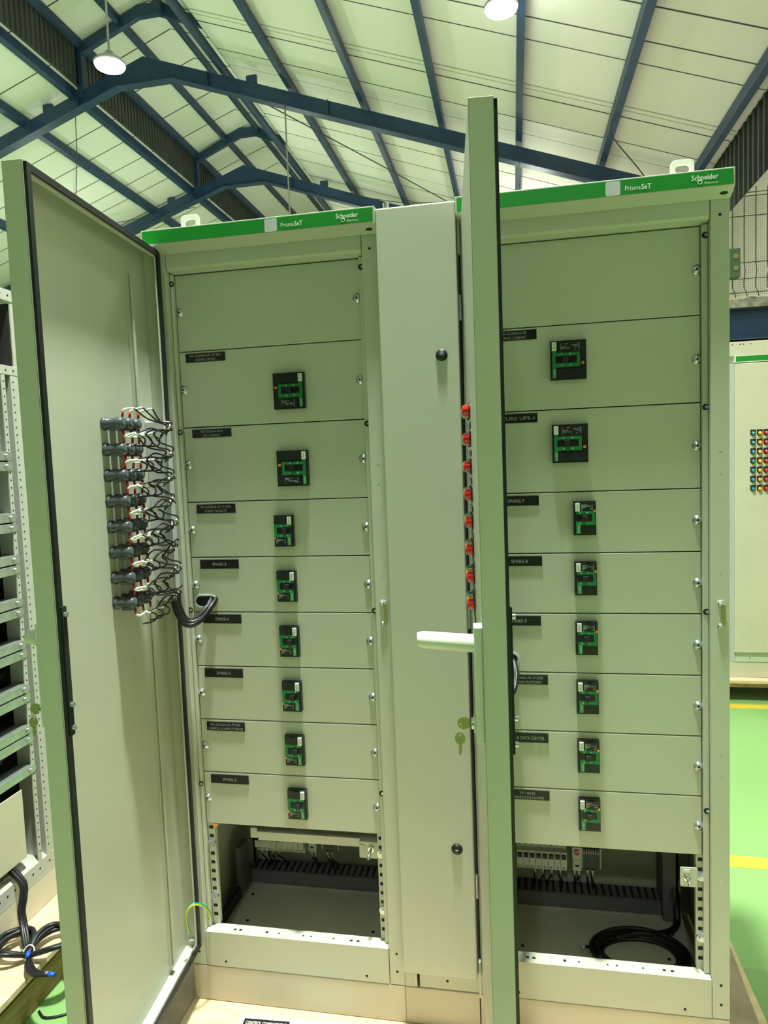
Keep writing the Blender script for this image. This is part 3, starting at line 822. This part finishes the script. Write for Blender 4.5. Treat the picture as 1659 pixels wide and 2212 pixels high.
def place(proto, spots):
    for i, (x, z, lab) in enumerate(spots):
        if i == 0: proto.location = (x, 0, z); proto['label'] = lab
        else: copy_tree(proto, (x, 0, z), lab)
bl = breaker_proto(True, False); bl['group'] = 'circuit breakers in the left cabinet'
place(bl, [(.303, 1.681, 'wide black and green circuit breaker on the ADMIN OFFICE plate, left cabinet'), (.303, 1.482, 'wide black and green circuit breaker on the UPS CABINET plate, left cabinet')])
sl_ = breaker_proto(False, False); sl_['group'] = 'circuit breakers in the left cabinet'
place(sl_, [(.271, z, 'narrow black and green circuit breaker ' + w) for z, w in
            ((1.319, 'on the left cabinet plate just above SPARE-3'), (1.172, 'on the SPARE-3 plate of the left cabinet'), (1.024, 'on the SPARE-4 plate of the left cabinet'), (.875, 'on the SPARE-5 plate of the left cabinet'),
             (.726, 'on the CHEMICAL & SAMPLE STORAGE plate of the left cabinet'), (.576, 'on the SPARE-6 plate of the left cabinet, lowest there'))])
br = breaker_proto(True, True); br['group'] = 'circuit breakers in the right cabinet'
place(br, [(1.000, 1.715, 'wide black and green circuit breaker on the top BYPASS CABINET plate, right cabinet'), (1.001, 1.517, 'wide black and green circuit breaker on the FUTURE UPS-1 plate, right cabinet')])
sr_ = breaker_proto(False, True); sr_['group'] = 'circuit breakers in the right cabinet'
place(sr_, [(1.032, z, 'narrow black and green circuit breaker on the ' + w) for z, w in
            ((1.336, 'SPARE-7 plate of the right cabinet'), (1.189, 'SPARE-8 plate of the right cabinet'), (1.041, 'SPARE-9 plate of the right cabinet'), (.893, 'SAMPLING PLATFORM plate of the right cabinet'),
             (.743, 'DATA CENTER plate of the right cabinet'), (.593, 'FACILITIES plate of the right cabinet, lowest there'))])

# ---------------- miniature breakers, relays and terminals in the bottom bays
def mcb_proto():
    t = thing('miniature_circuit_breaker', 'proto', 'circuit breaker', (0, 0, 0))
    w = .0085
    b = MB(); b.prism([(.05, -.042), (.018, -.042), (.018, -.024), (0, -.022), (0, .022), (.018, .024), (.018, .042), (.05, .042)], 'x', -w, w, 'white_plastic')
    b.box(-w, w, .0172, .0182, -.036, -.030, 'white_plastic'); b.build('case', t, .0008, 1)
    b = MB(); b.box(-.006, .006, -.007, .0, .004, .016, 'black_plastic'); b.build('toggle', t, .0008, 1)
    b = MB(); b.cyl((0, .0182, -.034), (0, .0172, -.034), .003, 'dark_hole', 8); b.cyl((0, .0182, .034), (0, .0172, .034), .003, 'dark_hole', 8); b.build('terminal', t)
    return t
m0 = mcb_proto()
for side, xs, z in (('left', [.046 + .0178 * k for k in range(9)], .318), ('right', [.858 + .0178 * k for k in range(8)], .322)):
    for k, x in enumerate(xs):
        lab = 'small white miniature circuit breaker in the row at the bottom of the %s cabinet' % side
        o = m0 if (side == 'left' and k == 0) else copy_tree(m0, (x, .292 - .055, z), lab)
        o.location = (x, .237, z); o['label'] = lab; o['group'] = 'miniature circuit breakers, %s cabinet' % side
for ox, side, xr_, xt in ((0, 'left', .222, .275), (.8, 'right', 1.020, 1.058)):
    t = thing('control_relay', 'small grey-white relay beside the miniature breakers in the %s cabinet' % side, 'relay', (xr_, .24, .28))
    b = MB(); b.box(xr_ - .0125, xr_ + .0125, .25, .34, .285, .355, 'white_plastic'); b.box(xr_ - .009, xr_ + .009, .247, .25, .296, .318, 'sticker'); b.build('case', t, .001)
    b = MB()
    if side == 'right': b.cyl((xr_, .25, .342), (xr_, .243, .342), .0075, 'red_lens', 16)
    else: b.box(xr_ - .006, xr_ + .006, .246, .25, .333, .345, 'black_plastic')
    b.build('button', t)
    b = MB(); b.box(xr_ - .005, xr_ + .005, .2462, .247, .299, .304, 'dark_hole'); b.build('indicator', t)
    t = thing('terminal_block', 'dark grey terminal strip right of the relay in the %s cabinet' % side, 'terminal block', (xt, .26, .29))
    b = MB()
    for k in range(7): b.box(xt - .0195 + k * .0066, xt - .0140 + k * .0066, .262, .34, .296, .345, 'duct_grey'); b.box(xt - .0185 + k * .0066, xt - .0150 + k * .0066, .2612, .262, .33, .338, 'light_grey_plastic')
    b.build('terminals', t)
    for xe in (xt - .025, xt + .0265):
        b = MB(); b.box(xe, xe + .0045, .258, .34, .29, .35, 'light_grey_plastic'); b.build('end_stop', t)
    rnd = random.Random(9)
    for k in range(8):
        x0 = (ox + .05 + .018 * k) if k < 4 else (xr_ - .006 + .012 * (k - 4) if k < 6 else xt - .008 + .014 * (k - 6))
        if side == 'right' and k < 4: x0 = .9 + .024 * k
        b = MB(); x1 = x0 + rnd.uniform(-.008, .010)
        b.tube([(x0, .262, .286), (x0 + rnd.uniform(-.003, .003), .268, .255), (x1, .30, .222), (x1, .312, .193)], .0027, 'cable_black', 6, 4)
        b.tube([(x0, .2615, .283), (x0 + .0004, .2655, .262)], .0034, 'white_sleeve', 6, 1)
        tag(b.build('control_wire'), 'thin black wire with white sleeve dropping into the wiring duct of the %s cabinet' % side, 'wire', 'control wires, %s cabinet' % side)
# beige support rail with chrome toggle, left bay ; small switch plate, right bay
t = thing('support_bracket', 'beige support rail with a chrome toggle across the top of the left bottom bay', 'bracket', (.28, .05, .43))
b = MB(); b.prism([(.04, .462), (.04, .445), (.052, .440), (.052, .430), (.075, .430), (.075, .462)], 'x', .128, .432, 'paint'); b.build('rail', t, .001)
b = MB(); b.box(.432, .486, .012, .05, .424, .470); b.box(.434, .446, .010, .012, .434, .462, 'base_grey'); b.build('end_plate', t, .001)
b = MB(); b.box(.108, .128, .045, .07, .44, .47, 'base_grey'); b.build('end_plate', t, .001)
b = MB(); b.cyl((.466, .012, .452), (.466, .004, .452), .008, 'chrome', 14); b.tube([(.466, .006, .452), (.464, -.012, .446), (.463, -.020, .440)], .0042, 'chrome', 8, 3); b.build('toggle', t)
t = thing('switch_plate', 'small beige plate with chrome toggle switch at the right of the right bottom bay', 'switch', (1.265, .0, .418))
b = MB(); b.prism(rrect(1.266, .443, .040, .050, .004), 'y', -.002, .0008, 'paint'); b.box(1.25, 1.288, .0008, .025, .418, .421); b.build('plate', t, .001)
b = MB(); b.box(1.253, 1.268, -.003, -.002, .455, .463, 'sticker'); b.build('sticker', t)
b = MB(); b.lathe([(.009, 0), (.008, .003), (.006, .003), (.006, .006), (.0, .006)], (1.262, -.002, .442), (0, -1, 0), 'chrome', 16); b.tube([(1.262, -.008, .442), (1.263, -.020, .438), (1.2635, -.026, .434)], .0032, 'chrome', 8, 3); b.build('toggle', t)
b = MB(); b.prism([(.021, .498), (.034, .498), (.021, .484)], 'y', -.0008, .0, 'yellow_lens'); tag(b.build('warning_sticker'), 'yellow corner of a warning sticker under the SPARE-6 plate', 'sticker')

# ---------------- cables of the switchboard
def slot(cx, t):
    b = MB(); b.ring(rrect(cx, 1.130 if cx < .5 else .983, .066, .036, .0175), rrect(cx, 1.130 if cx < .5 else .983, .058, .028, .0138), 'y', -.0035, 0, 'light_grey_plastic'); e = b.build('cable_slot', t)
    b = MB(); b.prism(rrect(cx, 1.130 if cx < .5 else .983, .058, .028, .0138), 'y', -.0012, -.0002, 'dark_hole'); b.build('slot_gap', e)
slot(.036, LU)
slot(.836, RU)
def bundle(name, label, pts, r, n, cat='cable', tie=None, seed=1):
    rnd = random.Random(seed)
    t = thing(name, label, cat, pts[-1])
    for k in range(n):
        a = 2 * PI * k / n
        rr = r * (.55 if n > 3 else .6)
        b = MB()
        b.tube([Vector(p) + Vector((rr * math.cos(a + i * .35), rr * math.sin(a + i * .35), rr * .6 * math.sin(a * 2 + i))) for i, p in enumerate(pts)], r * .55, 'cable_black', 7, 5)
        b.build('conductor', t)
    return t
bundle('cable_harness', 'thick black cable harness looping from the left door lamps into the SPARE-3 slot', [(-.012, -.075, 1.17), (-.010, -.078, 1.13), (.004, -.075, 1.095), (.022, -.066, 1.085), (.042, -.050, 1.095), (.055, -.025, 1.118), (.058, .004, 1.134)], .0125, 6)
bundle('cable_harness', 'black cable harness end entering the SPARE-9 slot behind the right door', [(.822, -.150, 1.12), (.824, -.148, 1.02), (.836, -.118, .945), (.848, -.080, .925), (.855, -.045, .952), (.850, .004, .984)], .011, 5)
# earth lead between left door and sill
b = MB()
ep = [(-.024, -.090, .238), (-.0255, -.096, .262), (-.024, -.102, .300), (-.010, -.098, .324), (.006, -.082, .318), (.016, -.060, .290), (.017, -.045, .262), (.008, -.036, .245)]
b.tube(ep, .0030, 'cable_green', 8, 5)
b.tube([(p[0], p[1] - .0022, p[2] - .0012) for p in ep], .0024, 'cable_yellow', 8, 5)
b.lathe([(.0085, 0), (.0085, .004), (.005, .005), (.005, .013), (.0, .013)], (-.026, -.088, .222), (1, -.07, 0), 'zinc', 14)
tag(b.build('earth_lead'), 'short green and yellow earth lead joining the left door to its frame', 'cable')
# spare cable coil on the floor of the right bay
t = thing('cable_coil', 'coiled spare black cables lying on the floor of the right bottom bay', 'cable', (1.17, .12, .151))
ctr = Vector((1.165, .095, .170))
rnd = random.Random(4)
for k in range(6):
    a0 = rnd.uniform(0, .3); rx, ry = .095 + .010 * k * .6, .062 + .008 * k * .6
    b = MB(); b.tube([(ctr.x + rx * math.cos(q), ctr.y + ry * math.sin(q), .158 + .006 * (k % 3) + .003 * math.sin(q * 2 + k)) for q in [a0 + 2 * PI * i / 14 for i in range(14)]], .0052, 'cable_black', 7, 3, closed=True)
    b.build('cable_turn', t)
b = MB(); b.tube([(1.292, .262, .24), (1.291, .25, .20), (1.287, .225, .168), (1.262, .19, .166), (1.215, .165, .170), (1.165, .162, .172), (1.11, .14, .168)], .009, 'cable_black', 8, 5); b.build('cable_tail', t)
b = MB(); b.tube([(1.075, .12, .163), (1.050, .105, .165), (1.022, .088, .172)], .0042, 'cable_black', 7, 4); b.tube([(1.022, .088, .172), (1.016, .084, .174)], .005, 'light_grey_plastic', 7, 1); b.build('cable_tail', t)
b = MB(); b.tube([(1.062, .062, .166), (1.058, .05, .168)], .006, 'blue_plastic', 8, 1); b.build('connector', t)
# keys in the swing handles
def keys(D, lab):
    uh = .556 - .030; z = 1.035
    def oval(cy_, cz_, a_, c_): return [(cy_ + a_ * math.cos(q), cz_ + c_ * math.sin(q)) for q in [2 * PI * i / 18 for i in range(18)]]
    b = MB(D)
    b.box(uh - .0011, uh + .0011, -.026, -.020, z - .0025, z + .0025, 'brass')
    b.ring(oval(-.0345, z, .0115, .0105), oval(-.041, z - .002, .0022, .0022), 'x', uh - .0011, uh + .0011, 'brass')
    tag(b.build('key'), 'brass key stuck in the lock of ' + lab, 'key')
    b = MB(D); y0 = -.042; z = 1.008
    b.ring(oval(y0, z, .0090, .0105), oval(y0, z + .0062, .0024, .0024), 'x', uh - .001, uh + .001, 'brass')
    b.prism([(y0 - .0028, z - .0095), (y0 + .0028, z - .0095), (y0 + .0030, z - .014), (y0 + .0018, z - .016), (y0 + .0030, z - .019), (y0 + .0012, z - .029), (y0 - .0028, z - .029)], 'x', uh - .001, uh + .001, 'brass')
    b.tube([(uh + .0016 * math.cos(q), y0 + .0006 + .003 * math.cos(q), z + .0165 + .0115 * math.sin(q)) for q in [2 * PI * i / 10 for i in range(10)]], .0007, 'chrome', 5, 2, closed=True)
    tag(b.build('key'), 'second brass key dangling on a ring below the lock of ' + lab, 'key')
keys(RM, 'the right door handle')
keys(LM, 'the left door handle')

# ================================================================== OPEN FRAME AT THE LEFT
t = thing('open_switchgear_frame', 'open grey switchgear frame with bare bars at the left picture edge', 'cabinet', (-1.1, -.1, 0))
XF = -.765
b = MB(); b.box(-1.55, XF, -.62, .95, .001, .100, 'plinth_paint'); b.build('plinth', t, .002)
b = MB(); b.box(-1.55, XF, -.62, .95, .100, .118, 'grey_frame'); b.prism([(XF, .118), (XF, .165), (XF - .03, .18), (XF - .06, .18), (XF - .06, .118)], 'y', -.62, .95, 'grey_frame')
y = -.6
while y < .33: b.cyl((XF, y, .140), (XF + .0006, y, .140), .004, 'dark_hole', 8); y += .05 if int(y * 100) % 2 else .035
b.build('bottom_rail', t, .002)
for y0 in (.272, -.62):
    b = MB()
    b.box(XF - .004, XF, y0, y0 + .017, .165, 1.82, 'grey_frame'); b.box(XF - .065, XF - .061, y0 + .017, y0 + .042, .165, 1.82, 'grey_frame'); b.box(XF - .065, XF - .0041, y0 + .0145, y0 + .0165, .165, 1.82, 'grey_frame')
    b.box(XF - .004, XF, y0 + .042, y0 + .066, .165, 1.82, 'grey_frame'); b.box(XF - .065, XF - .0041, y0 + .0425, y0 + .0445, .165, 1.82, 'grey_frame')
    z = .2
    while z < 1.81:
        for yy in (y0 + .009, y0 + .053): b.cyl((XF - .001, yy, z), (XF + .0006, yy, z), .0028, 'dark_hole', 8)
        b.cyl((XF - .062, y0 + .03, z), (XF - .0605, y0 + .03, z), .0022, 'dark_hole', 8); z += .025
    b.build('post', t)
for y0 in (.30,):
    b = MB(); b.box(-1.55, -1.50, y0 - .02, y0 + .04, .1, 2.06, 'grey_frame'); b.build('post', t)
for z0, z1 in ((1.822, 1.852), (2.066, 2.104)):
    b = MB(); b.box(XF - .04, XF, -.62, .95, z0, z1, 'grey_frame'); b.box(-1.55, XF - .04, .30, .345, z0 + .001, z1 - .001, 'grey_frame')
    y = -.58
    while y < .34: b.cyl((XF, y, (z0 + z1) / 2), (XF + .0006, y, (z0 + z1) / 2), .0035, 'dark_hole', 8); y += .035
    b.build('top_rail', t, .001)
b = MB(); b.box(-1.0, -.99, -.62, .33, .118, 2.06, 'interior_shade'); b.box(-.99, XF - .06, .325, .334, .118, 2.06, 'interior_shade'); b.build('back_sheet', t)  # dark colour stands in for the shaded inside of the frame
b = MB(); b.box(-.99, XF - .010, .335, .345, .118, 2.06, 'interior_shade'); b.box(XF - .006, XF - .001, .338, .94, .166, 2.06, 'grey_frame'); b.build('side_sheet', t)
# pairs of galvanised support bars
for z in (1.555, 1.352, 1.212, 1.068, .925, .775, .635, .495):
    for dz in ((.0, -.034) if z > .5 else (0,)):
        b = MB(); b.box(XF - .05, XF + .003, -.62, .278, z + dz - .015, z + dz + .014, 'galvanised')
        b.cyl((XF - .049, .278, z + dz - .0005), (XF + .002, .278, z + dz - .0005), .0142, 'galvanised', 14)
        for yy in (.262, -.2): b.lathe([(.008, 0), (.0075, .004), (.003, .008), (.0, .008)], (XF + .003, yy, z + dz), (1, 0, 0), 'zinc', 12)
        b.build('support_bar', t, .0012)
b = MB(); b.box(XF - .006, XF - .002, -.62, .222, .215, .447, 'plinth_paint'); b.build('cover_plate', t, .001)
b = MB(); b.box(-.985, XF - .06, -.6, .3, 1.853, 1.86, 'grey_frame'); b.box(XF - .18, XF - .03, -.6, .30, 1.86, 1.90, 'duct_grey'); b.build('shelf', t)
for y0 in (.18, .218, .255):
    b = MB(); b.box(XF - .10, XF - .03, y0, y0 + .022, 1.905, 2.0, 'white_plastic'); b.box(XF - .0305, XF - .0295, y0 + .008, y0 + .014, 1.92, 1.99, 'dark_hole'); b.build('terminal_housing', t, .002)
b = MB(); b.box(XF - .10, XF - .03, .14, .215, 1.40, 1.60, 'white_plastic'); b.build('terminal_housing', t, .006)
for k in range(3):
    b = MB(); b.box(-1.2 + .14 * k, -1.19 + .14 * k, -.5, .32, 2.11, 2.17, 'copper'); b.build('busbar', t)
b = MB(); b.cyl((XF - .05, .318, 2.1), (XF - .05, .318, 2.21), .004, 'white_plastic', 8); b.cyl((XF - .12, .26, 2.1), (XF - .12, .26, 2.22), .012, 'cable_black', 8); b.build('insulator', t)
# power cables fanning through the frame
rnd = random.Random(11)
for k in range(14):
    z0 = .42 + .088 * k
    b = MB()
    xx = XF - .085 - .022 * (k % 3)
    b.tube([(xx, .32, z0 + .16), (xx, .20, z0 + .10 + rnd.uniform(-.02, .02)), (xx, .05, z0 - .02), (xx - .02, -.25, z0 - .12), (xx - .05, -.55, z0 - .18)], .013, 'cable_black', 9, 5)
    tag(b.build('power_cable'), 'black power cable slanting behind the galvanised bars of the open frame', 'cable', 'power cables in the open frame')
# control harness falling out of the frame onto its pallet
t = thing('cable_harness', 'taped black harness hanging out of the open frame and coiled on its pallet', 'cable', (-.66, .04, .0))
main = [(-.80, .16, .235), (-.775, .160, .205), (-.735, .155, .165), (-.725, .140, .125), (-.722, .125, .09), (-.70, .105, .055), (-.672, .075, .030), (-.650, .052, .020), (-.632, .035, .018)]
for k in range(5):
    a = 2 * PI * k / 5
    b = MB(); b.tube([Vector(p) + Vector((.0065 * math.cos(a + i * .3), .0065 * math.sin(a + i * .3), .004 * math.sin(a))) for i, p in enumerate(main)], .0068, 'cable_black', 7, 5); b.build('conductor', t)
knot = Vector((-.632, .035, .018))
for k, (dx, dy, sx_) in enumerate(((-.10, .045, 1), (-.115, .05, 1), (-.09, .02, 1), (.07, .10, -1), (.085, .11, -1), (.075, .085, -1))):
    d = Vector((dx, dy, 0)); n_ = Vector((-d.y, d.x, 0)).normalized() * (.045 + .008 * (k % 3)) * (1 if k < 3 else -1)
    zz = .012 + .008 * (k % 3)
    b = MB(); b.tube([knot, knot + d * .35 + n_ * .8 + Vector((0, 0, zz)), knot + d * .8 + n_ + Vector((0, 0, zz)), knot + d * 1.08 + Vector((0, 0, zz)), knot + d * .8 - n_ + Vector((0, 0, zz)), knot + d * .35 - n_ * .8 + Vector((0, 0, zz)), knot + Vector((0, 0, .004))], .0075, 'cable_black', 8, 5)
    b.build('cable_loop', t)
for k in range(3):
    b = MB(); b.tube([knot, knot + Vector((.03, -.03 - .01 * k, .004)), knot + Vector((.075, -.065 - .008 * k, .010)), knot + Vector((.125 + .01 * k, -.080, .016))], .0055, 'cable_black', 8, 5); b.build('conductor', t)
b = MB(); b.tube([knot + Vector((.128, -.080, .018)), knot + Vector((.150, -.084, .019))], .0065, 'blue_plastic', 10, 1); b.tube([knot + Vector((.118, -.079, .018)), knot + Vector((.128, -.080, .018))], .005, 'zinc', 8, 1); b.build('connector', t)
b = MB(); b.tube([knot + Vector((.010, -.012, .022)), knot + Vector((.020, -.030, .020))], .0065, 'blue_plastic', 10, 1); b.build('connector', t)
b = MB(); b.tube([knot + Vector((.018 * math.cos(q), .012 * math.sin(q), .010 + .016 * math.sin(q))) for q in [2 * PI * i / 10 for i in range(10)]], .002, 'white_sleeve', 6, 2, closed=True); b.tube([knot + Vector((-.018, .0, .016)), knot + Vector((-.06, -.020, .022)), knot + Vector((-.12, -.05, .020))], .0013, 'white_sleeve', 5, 3); b.build('cable_tie', t)
b = MB(); b.tube([(-.56, .10, -.1495), (-.50, .14, -.1475), (-.47, .10, -.147), (-.50, .03, -.147), (-.56, .0, -.147), (-.60, .02, -.1475)], .004, 'cable_black', 6, 5); tag(b.build('loose_cable'), 'thin black cable lying in a curve on the green floor beside the left pallet', 'cable')
b = MB(); b.tube([(1.40, -.05, .006), (1.42, -.03, .008), (1.45, -.06, .007), (1.43, -.10, .006)], .005, 'cable_black', 7, 5); tag(b.build('loose_cable'), 'short black cable end on the pallet by the lower right cabinet corner', 'cable')
b = MB(); b.tube([(1.73, .70, -.1485), (1.735, .715, -.1485), (1.738, .735, -.1485)], .0025, 'cable_black', 6, 3); tag(b.build('cable_scrap'), 'tiny black cable scrap on the green floor right of the cabinets', 'scrap')

# ================================================================== FAR CABINET AT THE RIGHT
FY = 3.0
t = thing('control_cabinet', 'closed beige control cabinet with coloured lamps on a pallet at the right edge', 'cabinet', (2.6, 3.3, 0))
b = MB(); b.box(2.215, 3.0, FY, 3.6, .001, .10, 'plinth_paint'); b.build('plinth', t, .002)
b = MB(); b.box(2.215, 3.0, FY, 3.6, .10, 2.02, 'grey_frame'); b.build('body', t, .002)
b = MB(); b.box(2.215, 3.0, FY - .01, 3.6, 2.064, 2.152, 'plinth_paint')
for xx in (2.235, 2.28, 2.30, 2.34): hole(b, xx, 2.135, FY - .01, .004)
b.build('top_cover', t, .002)
b = MB(); b.box(2.245, 3.0, FY - .016, FY + .3, 2.022, 2.064, 'white_plastic'); b.box(2.253, 3.0, FY - .0168, FY - .016, 2.028, 2.061, 'green_strip'); b.build('header_strip', t)
b = MB(); b.box(2.246, 2.99, FY - .022, FY - .001, .168, 2.016, 'plinth_paint'); d = b.build('door', t, .005, 3)
b = MB(); b.box(2.236, 2.245, FY - .006, FY - .001, .11, 1.985, 'light_grey_plastic'); b.build('hinge_profile', t)
b = MB(); b.box(2.255, 3.0, FY - .004, FY, .105, .163, 'paint'); hole(b, 2.34, .13, FY - .004, .004); b.build('sill', t)
for r_ in range(7):
    z = 1.576 - .0583 * r_
    for cx_, lens in ((2.352, 'blue_lens'), (2.390, 'yellow_lens'), (2.428, 'red_lens'), (2.466, 'blue_lens'), (2.504, 'yellow_lens')):
        b = MB(); y0 = FY - .022
        b.box(cx_ - .0165, cx_ + .0165, y0 - .003, y0, z - .004, z + .024, 'black_plastic'); b.lathe([(.0165, 0), (.0165, .004), (.0125, .005), (.0120, .013), (.008, .017), (.0, .018)], (cx_, y0, z), (0, -1, 0), 'black_plastic', 18)
        b.lathe([(.0125, .005), (.0122, .015), (.009, .0195), (.0, .021)], (cx_, y0, z), (0, -1, 0), lens, 18)
        b.build('pilot_light', d)
